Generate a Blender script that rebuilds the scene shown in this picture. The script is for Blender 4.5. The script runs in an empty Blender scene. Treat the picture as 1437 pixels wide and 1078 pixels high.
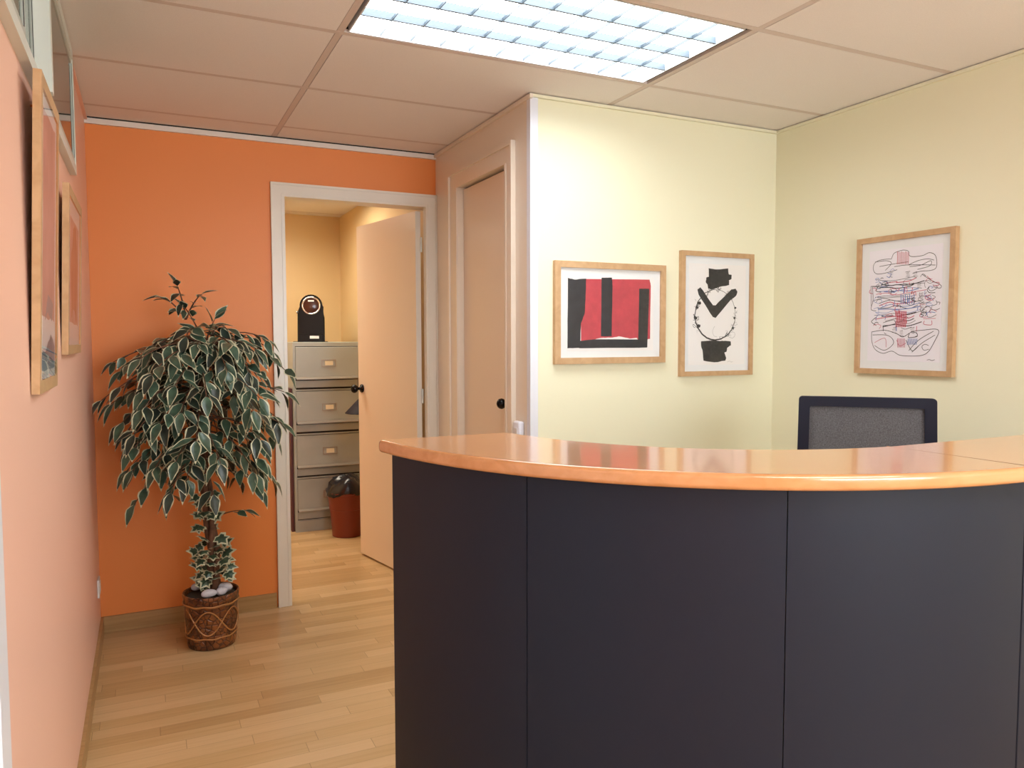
import bpy, bmesh, math, random
from mathutils import Vector, Matrix
R = math.radians
PI = math.pi
scene = bpy.context.scene
C = scene.collection

# ------------------------------------------------------------------ materials
def new_mat(name):
    m = bpy.data.materials.new(name); m.use_nodes = True
    nt = m.node_tree
    return m, nt, nt.nodes['Principled BSDF']

def mat(name, col, rough=.5, metal=0, spec=.5, noise=0, nscale=20, bump=0, bscale=200, coat=0, emit=None, estr=0, stretch=None):
    m, nt, b = new_mat(name)
    b.inputs['Base Color'].default_value = (*col, 1)
    b.inputs['Roughness'].default_value = rough
    b.inputs['Metallic'].default_value = metal
    b.inputs['Specular IOR Level'].default_value = spec
    b.inputs['Coat Weight'].default_value = coat
    b.inputs['Coat Roughness'].default_value = .08
    if emit:
        b.inputs['Emission Color'].default_value = (*emit, 1)
        b.inputs['Emission Strength'].default_value = estr
    if noise or bump:
        tc = nt.nodes.new('ShaderNodeTexCoord')
        mp = nt.nodes.new('ShaderNodeMapping')
        nt.links.new(tc.outputs['Object'], mp.inputs['Vector'])
        if stretch: mp.inputs['Scale'].default_value = stretch
    if noise:
        n = nt.nodes.new('ShaderNodeTexNoise'); n.inputs['Scale'].default_value = nscale; n.inputs['Detail'].default_value = 5
        nt.links.new(mp.outputs['Vector'], n.inputs['Vector'])
        r = nt.nodes.new('ShaderNodeValToRGB')
        r.color_ramp.elements[0].position = .3; r.color_ramp.elements[1].position = .7
        r.color_ramp.elements[0].color = (*[max(0, c * (1 - noise)) for c in col], 1)
        r.color_ramp.elements[1].color = (*[min(1, c * (1 + noise)) for c in col], 1)
        nt.links.new(n.outputs['Fac'], r.inputs['Fac']); nt.links.new(r.outputs['Color'], b.inputs['Base Color'])
    if bump:
        n2 = nt.nodes.new('ShaderNodeTexNoise'); n2.inputs['Scale'].default_value = bscale; n2.inputs['Detail'].default_value = 3
        nt.links.new(mp.outputs['Vector'], n2.inputs['Vector'])
        bp = nt.nodes.new('ShaderNodeBump'); bp.inputs['Strength'].default_value = bump; bp.inputs['Distance'].default_value = .002
        nt.links.new(n2.outputs['Fac'], bp.inputs['Height']); nt.links.new(bp.outputs['Normal'], b.inputs['Normal'])
    return m

def plank_mat(name, dark, mid, light, row=.066, length=.55, rough=.28):
    """three-strip laminate: strips along X, random tone per strip, stretched grain"""
    m, nt, b = new_mat(name)
    N = nt.nodes.new; L = nt.links.new
    tc = N('ShaderNodeTexCoord'); sp = N('ShaderNodeSeparateXYZ'); L(tc.outputs['Object'], sp.inputs[0])
    def mth(op, a, bb=None):
        n = N('ShaderNodeMath'); n.operation = op
        for i, v in enumerate((a, bb)):
            if v is None: continue
            if isinstance(v, (int, float)): n.inputs[i].default_value = v
            else: L(v, n.inputs[i])
        return n.outputs[0]
    yr = mth('DIVIDE', sp.outputs['Y'], row); ri = mth('FLOOR', yr)
    wn = N('ShaderNodeTexWhiteNoise'); wn.noise_dimensions = '1D'; L(ri, wn.inputs['W'])
    xo = mth('ADD', mth('DIVIDE', sp.outputs['X'], length), mth('MULTIPLY', wn.outputs['Value'], 7.3))
    xi = mth('FLOOR', xo)
    cb = N('ShaderNodeCombineXYZ'); L(xi, cb.inputs[0]); L(ri, cb.inputs[1])
    w2 = N('ShaderNodeTexWhiteNoise'); w2.noise_dimensions = '2D'; L(cb.outputs[0], w2.inputs['Vector'])
    mp = N('ShaderNodeMapping'); mp.inputs['Scale'].default_value = (2.2, 38, 1)
    L(tc.outputs['Object'], mp.inputs['Vector'])
    off = N('ShaderNodeVectorMath'); off.operation = 'ADD'
    sc = N('ShaderNodeVectorMath'); sc.operation = 'SCALE'; sc.inputs['Scale'].default_value = 9
    L(w2.outputs['Color'], sc.inputs[0]); L(mp.outputs['Vector'], off.inputs[0]); L(sc.outputs[0], off.inputs[1])
    gn = N('ShaderNodeTexNoise'); gn.inputs['Scale'].default_value = 1.6; gn.inputs['Detail'].default_value = 6; gn.inputs['Distortion'].default_value = .6
    L(off.outputs[0], gn.inputs['Vector'])
    tone = mth('ADD', mth('MULTIPLY', w2.outputs['Value'], .55), mth('MULTIPLY', gn.outputs['Fac'], .5))
    rp = N('ShaderNodeValToRGB'); e = rp.color_ramp.elements
    e[0].position = .12; e[0].color = (*dark, 1); e[1].position = .85; e[1].color = (*light, 1)
    k = e.new(.45); k.color = (*mid, 1)
    L(tone, rp.inputs['Fac'])
    # joint lines
    fy = mth('FRACT', yr); fx = mth('FRACT', xo)
    ln = mth('MAXIMUM', mth('LESS_THAN', fy, .022), mth('LESS_THAN', fx, .004))
    mx = N('ShaderNodeMix'); mx.data_type = 'RGBA'
    L(mth('MULTIPLY', ln, .55), mx.inputs['Factor']); L(rp.outputs['Color'], mx.inputs['A'])
    mx.inputs['B'].default_value = (dark[0] * .5, dark[1] * .45, dark[2] * .4, 1)
    L(mx.outputs['Result'], b.inputs['Base Color'])
    b.inputs['Roughness'].default_value = rough
    return m

def wood_mat(name, a, b_, scale=(1, 30, 30), rough=.4, coat=0, detail=5, distort=1.0):
    m, nt, b = new_mat(name); N = nt.nodes.new; L = nt.links.new
    tc = N('ShaderNodeTexCoord'); mp = N('ShaderNodeMapping'); mp.inputs['Scale'].default_value = scale
    L(tc.outputs['Object'], mp.inputs['Vector'])
    n = N('ShaderNodeTexNoise'); n.inputs['Scale'].default_value = 1.5; n.inputs['Detail'].default_value = detail; n.inputs['Distortion'].default_value = distort
    L(mp.outputs['Vector'], n.inputs['Vector'])
    r = N('ShaderNodeValToRGB'); r.color_ramp.elements[0].color = (*a, 1); r.color_ramp.elements[1].color = (*b_, 1)
    r.color_ramp.elements[0].position = .3; r.color_ramp.elements[1].position = .72
    L(n.outputs['Fac'], r.inputs['Fac']); L(r.outputs['Color'], b.inputs['Base Color'])
    b.inputs['Roughness'].default_value = rough; b.inputs['Coat Weight'].default_value = coat; b.inputs['Coat Roughness'].default_value = .1
    return m

def glass_mat(name, tint=(1, 1, 1), ior=1.45):
    m = bpy.data.materials.new(name); m.use_nodes = True; nt = m.node_tree
    for n in list(nt.nodes): nt.nodes.remove(n)
    N = nt.nodes.new; L = nt.links.new
    o = N('ShaderNodeOutputMaterial'); mx = N('ShaderNodeMixShader'); t = N('ShaderNodeBsdfTransparent'); g = N('ShaderNodeBsdfGlossy'); f = N('ShaderNodeLayerWeight')
    g.inputs['Roughness'].default_value = .015; t.inputs['Color'].default_value = (*tint, 1)
    f0 = ((ior - 1) / (ior + 1)) ** 2
    f.inputs['Blend'].default_value = .5
    pw = N('ShaderNodeMath'); pw.operation = 'POWER'; L(f.outputs['Facing'], pw.inputs[0]); pw.inputs[1].default_value = 5
    ma = N('ShaderNodeMath'); ma.operation = 'MULTIPLY_ADD'; L(pw.outputs[0], ma.inputs[0]); ma.inputs[1].default_value = 1 - f0; ma.inputs[2].default_value = f0
    L(ma.outputs[0], mx.inputs[0]); L(t.outputs[0], mx.inputs[1]); L(g.outputs[0], mx.inputs[2]); L(mx.outputs[0], o.inputs[0])
    return m

def basket_mat():
    m, nt, b = new_mat('glazed_basket'); N = nt.nodes.new; L = nt.links.new
    tc = N('ShaderNodeTexCoord')
    v = N('ShaderNodeTexVoronoi'); v.inputs['Scale'].default_value = 42; v.feature = 'DISTANCE_TO_EDGE'
    L(tc.outputs['Object'], v.inputs['Vector'])
    n = N('ShaderNodeTexNoise'); n.inputs['Scale'].default_value = 14; n.inputs['Detail'].default_value = 4; L(tc.outputs['Object'], n.inputs['Vector'])
    r = N('ShaderNodeValToRGB'); r.color_ramp.elements[0].color = (.07, .018, .010, 1); r.color_ramp.elements[1].color = (.34, .12, .03, 1)
    r.color_ramp.elements[0].position = .3; r.color_ramp.elements[1].position = .72
    L(n.outputs['Fac'], r.inputs['Fac'])
    r2 = N('ShaderNodeValToRGB'); r2.color_ramp.elements[0].color = (.25, .2, .2, 1); r2.color_ramp.elements[1].position = .12
    L(v.outputs['Distance'], r2.inputs['Fac'])
    mx = N('ShaderNodeMix'); mx.data_type = 'RGBA'; mx.blend_type = 'MULTIPLY'; mx.inputs['Factor'].default_value = 1
    L(r.outputs['Color'], mx.inputs['A']); L(r2.outputs['Color'], mx.inputs['B']); L(mx.outputs['Result'], b.inputs['Base Color'])
    bp = N('ShaderNodeBump'); bp.inputs['Strength'].default_value = .8; bp.inputs['Distance'].default_value = .004
    L(r2.outputs['Color'], bp.inputs['Height']); L(bp.outputs['Normal'], b.inputs['Normal'])
    b.inputs['Roughness'].default_value = .28
    return m

M = {}
M['orange'] = mat('orange_paint', (.85, .275, .068), .45, spec=.45, bump=.12, bscale=120)
M['orange_lit'] = mat('lit_orange_paint', (.91, .56, .44), .40, spec=.5, bump=.1, bscale=120)  # orange paint lightened in colour for the strong light on the left wall
M['cream'] = mat('cream_paint', (.85, .83, .62), .55, spec=.35, bump=.12, bscale=120)
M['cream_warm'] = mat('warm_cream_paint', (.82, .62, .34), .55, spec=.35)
M['gloss_beige'] = mat('glossy_beige_woodwork', (.86, .76, .64), .22, spec=.5)
M['casing'] = mat('ivory_woodwork', (.82, .77, .68), .3, spec=.5)
M['white_pvc'] = mat('white_pvc', (.78, .80, .88), .35)
M['white_trim'] = mat('white_trim', (.80, .74, .68), .4)
M['door'] = mat('beige_door_paint', (.86, .71, .56), .32, spec=.5)
M['ceiling'] = mat('mineral_fibre_tile', (.87, .82, .79), .9, spec=.1, noise=.03, nscale=300, bump=.35, bscale=420)
M['tbar'] = mat('ceiling_grid_bar', (.68, .58, .53), .5)
M['painted_gap_shade'] = mat('painted_gap_shade', (.02, .018, .016), .9)  # near-black colour standing in for shade in gaps and recesses
M['floor'] = plank_mat('oak_laminate', (.45, .27, .115), (.57, .37, .17), (.68, .47, .25))
M['baseboard'] = wood_mat('oak_baseboard', (.38, .22, .085), (.48, .30, .13), (1, 30, 30), .4)
M['top'] = wood_mat('beech_laminate', (.54, .235, .085), (.64, .30, .125), (2.2, 26, 26), .2, coat=.8, distort=.5)
M['panel'] = mat('anthracite_melamine', (.0105, .0135, .0255), .48, spec=.24, bump=.05, bscale=500)
M['frame_wood'] = wood_mat('pale_beech_frame', (.50, .305, .15), (.61, .395, .215), (14, 14, 14), .42)
M['mat_board'] = mat('white_mat_board', (.80, .82, .83), .8)
M['paper'] = mat('print_paper', (.84, .82, .81), .8)
M['paper_lilac'] = mat('cool_print_paper', (.84, .82, .88), .8)
M['ink'] = mat('black_ink', (.022, .022, .028), .7, noise=.25, nscale=30)
M['ink_grey'] = mat('charcoal_ink', (.030, .029, .028), .7, noise=.3, nscale=60)
M['ink_red'] = mat('crimson_ink', (.50, .055, .075), .7, noise=.12, nscale=25)
M['ink_pink'] = mat('pink_ink', (.58, .15, .22), .7)
M['ink_blue'] = mat('blue_ink', (.16, .24, .52), .7)
M['ink_mauve'] = mat('mauve_wash', (.62, .36, .34), .8, noise=.2, nscale=9)
M['ink_rust'] = mat('rust_wash', (.50, .17, .12), .8, noise=.25, nscale=12)
M['ink_steel'] = mat('blue_grey_wash', (.25, .30, .36), .8, noise=.2, nscale=12)
M['glass'] = glass_mat('picture_glass', ior=1.33)
M['win_glass'] = glass_mat('transom_glass', (.9, .95, .92), 1.5)
M['alu'] = mat('grey_green_aluminium', (.52, .56, .52), .35, metal=.2)
M['alu_white'] = mat('white_aluminium', (.72, .75, .70), .35)
M['alu_dark'] = mat('dark_seal', (.05, .05, .05), .5)
M['black_plastic'] = mat('gloss_black_plastic', (.003, .003, .0035), .2, spec=.25)
M['chrome'] = mat('chrome', (.72, .70, .68), .15, metal=1)
M['brown_window'] = mat('smoked_brown_plastic', (.06, .022, .015), .15)
M['cabinet'] = mat('grey_beige_steel', (.40, .43, .41), .38, noise=.05, nscale=6)
M['card'] = mat('cream_card', (.80, .72, .52), .7)
M['steel'] = mat('worn_steel', (.42, .38, .33), .35, metal=.7)
M['bin'] = mat('terracotta_plastic', (.20, .030, .012), .38)
M['bag'] = mat('black_bin_bag', (.012, .011, .016), .2)
M['shelf'] = mat('plum_brown_board', (.018, .011, .017), .6, spec=.2)
M['maroon'] = mat('maroon_board', (.10, .03, .035), .55)
M['pot'] = basket_mat()
M['cord'] = mat('bronze_rope_glaze', (.42, .19, .06), .3, bump=.6, bscale=150)
M['soil'] = mat('dark_moss', (.04, .032, .02), .95, bump=1, bscale=120)
M['bark'] = mat('brown_bark', (.12, .055, .03), .75, noise=.5, nscale=25, bump=.7, bscale=90)
M['leaf'] = mat('dark_green_leaf', (.052, .100, .066), .30, noise=.45, nscale=22)
M['leaf_edge'] = mat('cream_leaf_margin', (.58, .58, .40), .4)
M['leaf_dark'] = mat('blackish_green_leaf', (.024, .040, .030), .33, noise=.5, nscale=22)
M['ivy'] = mat('ivy_green', (.045, .085, .05), .38, noise=.5, nscale=40)
M['pebble'] = mat('white_grey_stone', (.58, .58, .64), .5, noise=.35, nscale=28, bump=.3, bscale=60)
M['chair_frame'] = mat('navy_black_plastic', (.006, .008, .022), .5, spec=.25)
M['chair_mesh'] = mat('grey_mesh_fabric', (.115, .115, .125), .85, noise=.35, nscale=260, bump=.5, bscale=400)
M['chair_seat'] = mat('black_seat_fabric', (.02, .02, .024), .9, bump=.4, bscale=400)
M['louvre'] = mat('shade_tinted_louvre', (.075, .100, .125), .45)  # fins darkened and blued in colour to show as shaded beside the tubes
M['housing'] = mat('white_luminaire_metal', (.80, .82, .84), .4)
M['socket'] = mat('white_plastic', (.80, .79, .80), .3)
LAMP = 7.0
M['lamp'] = mat('fluorescent_tube_glow', (1, 1, 1), .5, emit=(.93, .98, 1.0), estr=LAMP)
M['lamp_rear'] = mat('fluorescent_glow_behind', (1, 1, 1), .5, emit=(1.0, .97, .95), estr=LAMP * 1.5)
M['daylight'] = mat('frosted_daylight_glass', (1, 1, 1), .5, emit=(.86, .93, 1.0), estr=8)
M['lamp_warm'] = mat('warm_tube_glow', (1, 1, 1), .5, emit=(1.0, .89, .71), estr=10.5)

# ------------------------------------------------------------------ mesh helpers
def box(bm, x0, x1, y0, y1, z0, z1, mi=0):
    v = [bm.verts.new((x, y, z)) for x in (x0, x1) for y in (y0, y1) for z in (z0, z1)]
    for f in ((0, 1, 3, 2), (4, 6, 7, 5), (0, 4, 5, 1), (2, 3, 7, 6), (0, 2, 6, 4), (1, 5, 7, 3)):
        fc = bm.faces.new([v[i] for i in f]); fc.material_index = mi

def bbox(x0, x1, y0, y1, z0, z1, bev=.003, seg=2):
    bm = bmesh.new(); box(bm, x0, x1, y0, y1, z0, z1)
    if bev: bmesh.ops.bevel(bm, geom=bm.edges[:], offset=bev, segments=seg, affect='EDGES', profile=.5)
    return bm

def prism(bm, pts, ext, mi=0):
    """closed polygon of 3-D points extruded by vector ext"""
    e = Vector(ext); n = len(pts)
    a = [bm.verts.new(p) for p in pts]; b = [bm.verts.new(Vector(p) + e) for p in pts]
    f1 = bm.faces.new(a); f2 = bm.faces.new(b[::-1]); f1.material_index = f2.material_index = mi
    for i in range(n):
        f = bm.faces.new((a[i], b[i], b[(i + 1) % n], a[(i + 1) % n])); f.material_index = mi

def lathe(bm, prof, cx, cy, seg=40, mi=0, cap0=True, cap1=True):
    rings = []
    for r, z in prof:
        rings.append([bm.verts.new((cx + r * math.cos(2 * PI * k / seg), cy + r * math.sin(2 * PI * k / seg), z)) for k in range(seg)])
    for i in range(len(rings) - 1):
        for k in range(seg):
            f = bm.faces.new((rings[i][k], rings[i][(k + 1) % seg], rings[i + 1][(k + 1) % seg], rings[i + 1][k])); f.material_index = mi
    if cap0: bm.faces.new(rings[0][::-1]).material_index = mi
    if cap1: bm.faces.new(rings[-1]).material_index = mi

def tube(bm, pts, rad, seg=8, mi=0, closed=False):
    pts = [Vector(p) for p in pts]; n = len(pts); rings = []
    up = Vector((.13, .21, .97))
    for i, p in enumerate(pts):
        t = (pts[(i + 1) % n] - pts[i - 1]) if closed else (pts[min(i + 1, n - 1)] - pts[max(i - 1, 0)])
        t.normalize()
        a = t.cross(up)
        if a.length < .05: a = t.cross(Vector((1, 0, 0)))
        a.normalize(); b = t.cross(a); r = rad[i] if isinstance(rad, (list, tuple)) else rad
        rings.append([bm.verts.new(p + a * (r * math.cos(2 * PI * k / seg)) + b * (r * math.sin(2 * PI * k / seg))) for k in range(seg)])
    for i in range(n if closed else n - 1):
        for k in range(seg):
            f = bm.faces.new((rings[i][k], rings[i][(k + 1) % seg], rings[(i + 1) % n][(k + 1) % seg], rings[(i + 1) % n][k])); f.material_index = mi
    if not closed:
        bm.faces.new(rings[0][::-1]).material_index = mi; bm.faces.new(rings[-1]).material_index = mi

def xcyl(c, axis, prof, seg=28):
    """lathe profile (radius, distance) about an axis from point c"""
    bm = bmesh.new(); lathe(bm, prof, 0, 0, seg)
    q = Vector((0, 0, 1)).rotation_difference(Vector(axis).normalized()).to_matrix().to_4x4()
    bmesh.ops.transform(bm, matrix=Matrix.Translation(c) @ q, verts=bm.verts[:])
    return bm

def base_of(p):
    v = Vector((0, 0, 0))
    while p is not None:
        v += p.location; p = p.parent
    return v

def obj(name, bm, m, parent=None, smooth=False, angle=None):
    """world-space bmesh -> one mesh object (local to its parent's base)"""
    if parent is not None:
        bmesh.ops.translate(bm, vec=-base_of(parent), verts=bm.verts[:])
    bmesh.ops.recalc_face_normals(bm, faces=bm.faces[:])
    me = bpy.data.meshes.new(name); 
    if smooth:
        for f in bm.faces: f.smooth = True
    bm.to_mesh(me); bm.free()
    for x in (m if isinstance(m, (list, tuple)) else [m]): me.materials.append(x)
    if smooth and angle:
        me.set_sharp_from_angle(angle=R(angle))
    o = bpy.data.objects.new(name, me); C.objects.link(o)
    if parent is not None: o.parent = parent
    return o

def tag(o, label, cat, group=None):
    o['label'] = label; o['category'] = cat
    if group: o['group'] = group
    return o

def thing(name, label, cat, loc, group=None):
    o = bpy.data.objects.new(name, None); C.objects.link(o); o.location = loc; o.empty_display_size = .1
    return tag(o, label, cat, group)

def struct(name, bm, m, parent=None, **k):
    o = obj(name, bm, m, parent, **k)
    if parent is None: o['kind'] = 'structure'
    return o

# ------------------------------------------------------------------ dimensions (metres, left wall x=0)
CE = 2.364; YO = 3.985; XJ = 1.667; YC = 2.845; XR = 3.0; YB = -2.0
BX0, BX1, BY1 = -.25, 1.685, 6.33        # back room
DO0, DO1, DOZ = .865, 1.604, 2.075       # doorway in the orange wall

# ------------------------------------------------------------------ room shell
bm = bmesh.new(); box(bm, -1.6, 3.2, YB - .1, 6.5, -.05, 0)
struct('floor', bm, M['floor'])

WX0, WX1, WZ = 1.50, 3.10, 1.935         # transom window along the left wall (y range, sill height)
D3a, D3b = .50, 1.30                     # doorway in the left wall
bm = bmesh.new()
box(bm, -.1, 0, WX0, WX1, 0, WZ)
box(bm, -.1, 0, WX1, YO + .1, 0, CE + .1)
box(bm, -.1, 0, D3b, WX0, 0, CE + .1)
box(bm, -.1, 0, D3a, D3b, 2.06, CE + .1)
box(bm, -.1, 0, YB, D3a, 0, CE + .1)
struct('wall_left', bm, M['orange_lit'])

bm = bmesh.new()
box(bm, 0, DO0 - .03, YO, YO + .1, 0, CE + .1)
box(bm, DO0 - .03, DO1 + .03, YO, YO + .1, DOZ + .03, CE + .1)
box(bm, DO1 + .03, XJ + .1, YO, YO + .1, 0, CE + .1)
struct('wall_far', bm, M['orange'])

CL0, CL1, CLZ = 3.075, 3.64, 2.125       # cupboard door in the jamb wall
bm = bmesh.new()
box(bm, XJ, XJ + .1, CL1 + .01, YO, 0, CE + .1)
box(bm, XJ, XJ + .1, CL0 - .01, CL1 + .01, CLZ + .01, CE + .1)
box(bm, XJ, XJ + .1, YC + .002, CL0 - .01, 0, CE + .1)
struct('wall_jamb', bm, M['gloss_beige'])
bm = bmesh.new(); box(bm, XJ + .1, XR + .1, YC, YC + .1, 0, CE + .1); box(bm, XJ, XJ + .1, YC, YC + .0015, 0, CE + .1)
struct('wall_cream', bm, M['cream'])
bm = bmesh.new(); box(bm, XR, XR + .1, YB, YC, 0, CE + .1)
struct('wall_right', bm, M['cream'])
bm = bmesh.new()
box(bm, 0, .9, YB - .1, YB, 0, CE + .1); box(bm, 2.7, XR, YB - .1, YB, 0, CE + .1)
box(bm, .9, 2.7, YB - .1, YB, 0, .85); box(bm, .9, 2.7, YB - .1, YB, 2.2, CE + .1)
struct('wall_behind', bm, M['cream'])
bm = bmesh.new()                          # daylit frosted window behind the viewpoint
for (a, b, c, d) in ((.9, 2.7, .85, .9), (.9, 2.7, 2.15, 2.2), (.9, .95, .9, 2.15), (2.65, 2.7, .9, 2.15), (1.775, 1.825, .9, 2.15)):
    box(bm, a, b, YB - .07, YB - .01, c, d)
w2 = struct('window_2', bm, M['white_pvc'])
bm = bmesh.new(); box(bm, .94, 2.66, YB - .05, YB - .045, .89, 2.16)
obj('pane', bm, M['daylight'], w2)
# room behind the orange wall
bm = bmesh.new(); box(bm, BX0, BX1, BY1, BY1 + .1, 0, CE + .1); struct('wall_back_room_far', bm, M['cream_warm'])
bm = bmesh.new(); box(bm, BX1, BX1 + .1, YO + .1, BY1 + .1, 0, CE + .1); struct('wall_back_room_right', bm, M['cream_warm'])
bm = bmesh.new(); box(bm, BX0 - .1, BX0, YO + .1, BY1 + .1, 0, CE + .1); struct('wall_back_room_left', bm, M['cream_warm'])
# corridor beyond the transom
bm = bmesh.new(); box(bm, -1.5, -1.4, YB, 4.4, 0, CE + .1); struct('wall_corridor', bm, M['cream'])

# ceiling: separate tiles on a T-bar grid, with an open cell for the luminaire
XL = [-1.5, -.40, .82, 2.042, 3.08]; YL = [-2.08, -1.675, -1.07, -.465, .14, .745, 1.35, 1.955, 2.56, 3.165, 3.775, 4.38, 4.985, 5.59, 6.195, 6.42]
LIGHT_CELLS = {(2, 7), (2, 3), (2, 12), (1, 12)}
bm = bmesh.new()
for i in range(len(XL) - 1):
    for j in range(len(YL) - 1):
        if (i, j) in LIGHT_CELLS: continue
        box(bm, XL[i] + .0135, XL[i + 1] - .0135, YL[j] + .0135, YL[j + 1] - .0135, CE, CE + .018)
ceil = struct('ceiling', bm, M['ceiling'])
bm = bmesh.new()
for x in XL: box(bm, x - .0115, x + .0115, YL[0], YL[-1], CE + .0005, CE + .012)
for y in YL: box(bm, XL[0], XL[-1], y - .0115, y + .0115, CE, CE + .0115)
struct('ceiling_grid', bm, M['tbar'], ceil)
bm = bmesh.new(); box(bm, XL[0] - .05, XL[-1] + .05, YL[0] - .05, YL[-1] + .1, CE + .13, CE + .16)
struct('ceiling_slab', bm, M['painted_gap_shade'], ceil)  # slab coloured near-black so the gaps in the ceiling read as shade
# perimeter trims
bm = bmesh.new(); box(bm, 0.0, XJ, YO - .014, YO, CE - .030, CE - .006)
struct('trim_1', bm, M['white_trim'])
bm = bmesh.new(); box(bm, 0.0, XJ, YO - .015, YO, CE - .006, CE - .0005)
struct('trim_gap_shade', bm, M['painted_gap_shade'])  # dark strip painted in for the shadow line above the white trim
bm = bmesh.new(); box(bm, XJ - .014, XJ, YC - .02, YO - .014, CE - .022, CE - .005)
struct('trim_2', bm, M['gloss_beige'])
bm = bmesh.new(); box(bm, XJ, XR, YC - .014, YC, CE - .016, CE - .004)
struct('trim_3', bm, M['cream'])
bm = bmesh.new(); box(bm, XR - .014, XR, YB, YC - .014, CE - .016, CE - .004)
struct('trim_4', bm, M['cream'])
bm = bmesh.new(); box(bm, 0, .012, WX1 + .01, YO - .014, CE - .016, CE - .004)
struct('trim_5', bm, M['orange_lit'])
# white angle on the outer corner of the jamb
bm = bmesh.new(); box(bm, XJ - .006, XJ + .030, YC - .006, YC, 0, CE - .005); box(bm, XJ - .006, XJ, YC, YC + .026, 0, CE - .005)
struct('trim_6', bm, M['white_pvc'])

# baseboards
bm = bmesh.new(); box(bm, .012, DO0 - .075, YO - .012, YO, 0, .075); struct('baseboard_far', bm, M['baseboard'])
bm = bmesh.new(); box(bm, 0, .012, 1.39, YO, 0, .075); struct('baseboard_left', bm, M['baseboard'])
bm = bmesh.new(); box(bm, XJ + .04, XR - .012, YC - .012, YC, 0, .075); struct('baseboard_cream', bm, M['baseboard'])
bm = bmesh.new(); box(bm, XR - .012, XR, YB, YC, 0, .075); struct('baseboard_right', bm, M['baseboard'])

# ------------------------------------------------------------------ doorway and open door in the orange wall
def casing_y(bm, y, dy, a0, a1, top, w, bead=.012):
    """casing on a wall facing -Y: legs and head, with a raised outer bead"""
    f = y - dy
    for (x0, x1) in ((a0 - w, a0), (a1, a1 + w)):
        box(bm, x0, x1, f, y, 0, top + w)
    box(bm, a0, a1, f, y, top, top + w)
    box(bm, a0 - w, a0 - w + bead, f - .006, f, 0, top + w); box(bm, a1 + w - bead, a1 + w, f - .006, f, 0, top + w)
    box(bm, a0 - w + bead, a1 + w - bead, f - .006, f, top + w - bead, top + w)
    box(bm, a0 - .016, a0 - .012, f - .003, f, 0, top + .012); box(bm, a1 + .012, a1 + .016, f - .003, f, 0, top + .012)
    box(bm, a0 - .012, a1 + .012, f - .003, f, top + .012, top + .016)
bm = bmesh.new(); casing_y(bm, YO, .014, DO0, DO1, DOZ, .067)
struct('trim_7', bm, M['casing'])
bm = bmesh.new()                          # lining of the opening
box(bm, DO0 - .03, DO0, YO, YO + .1, 0, DOZ); box(bm, DO1, DO1 + .03, YO, YO + .028, 0, DOZ); box(bm, DO0 - .03, DO1 + .03, YO, YO + .1, DOZ, DOZ + .03)
struct('trim_8', bm, M['casing'])

hinge = Vector((1.564, 4.028, 0)); free = Vector((1.420, 4.745, 0))
u = (free - hinge); DL = u.length; u.normalize(); nrm = Vector((-u.y, u.x, 0))
if nrm.x > 0: nrm = -nrm
def slab(bm, a, b, t0, t1, z0, z1):
    """upright slab along u between distances a..b, thickness t0..t1 along nrm"""
    prism(bm, [hinge + u * a + nrm * t0 + Vector((0, 0, z0)), hinge + u * b + nrm * t0 + Vector((0, 0, z0)),
               hinge + u * b + nrm * t1 + Vector((0, 0, z0)), hinge + u * a + nrm * t1 + Vector((0, 0, z0))], (0, 0, z1 - z0))
bm = bmesh.new(); slab(bm, .0, DL, -.030, 0, .012, 2.06)
bmesh.ops.bevel(bm, geom=bm.edges[:], offset=.002, segments=2, affect='EDGES')
d1 = struct('door_1', bm, M['door'])
bm = bmesh.new(); slab(bm, -.0015, -.0003, -.0305, .0005, .012, 2.06)
obj('door_edge', bm, M['casing'], d1)
kp = hinge + u * (DL - .055) + Vector((0, 0, 1.06))
KN = [(.026, 0), (.027, .004), (.024, .009), (.010, .013), (.0085, .028), (.013, .034), (.022, .040), (.0265, .050), (.026, .060), (.020, .069), (.010, .074), (.001, .075)]
kb = xcyl(kp, nrm, KN)
obj('door_knob', kb, M['black_plastic'], d1, smooth=True)
for z in (.25, 1.05, 1.88):
    bm = bmesh.new(); tube(bm, [hinge + Vector((.0315, -.001, z - .04)), hinge + Vector((.0315, -.001, z + .04))], .0062, 12)
    obj('hinge', bm, M['alu_white'], d1, smooth=True, angle=40)

# ------------------------------------------------------------------ cupboard door in the jamb wall (faces -X)
bm = bmesh.new(); box(bm, XJ + .022, XJ + .06, CL0 + .002, CL1 - .002, .01, CLZ - .010)
d2 = struct('door_2', bm, M['door'])
obj('door_knob', xcyl(Vector((XJ + .022, 3.120, 1.073)), (-1, 0, 0), [(.020, 0), (.020, .003), (.009, .005), (.009, .010), (.016, .014), (.022, .022), (.0245, .031), (.022, .041), (.016, .048), (.007, .0525), (.001, .053)]), M['black_plastic'], d2, smooth=True)
bm = bmesh.new()
w = .085; f = XJ - .012
box(bm, f, XJ, CL0 - w, CL0, 0, CLZ); box(bm, f, XJ, CL1, CL1 + w + .03, 0, CLZ); box(bm, f, XJ, CL0 - w, CL1 + w + .03, CLZ, CLZ + w)
box(bm, XJ, XJ + .1, CL0 - .01, CL0, 0, CLZ); box(bm, XJ, XJ + .1, CL1, CL1 + .01, 0, CLZ); box(bm, XJ, XJ + .1, CL0, CL1, CLZ, CLZ + .01)
box(bm, f - .010, f, CL0 - w, CL0 - w + .016, 0, CLZ + w); box(bm, f - .010, f, CL1 + w + .014, CL1 + w + .03, 0, CLZ + w)
box(bm, f - .010, f, CL0 - w + .016, CL1 + w + .014, CLZ + w - .016, CLZ + w)
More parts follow.
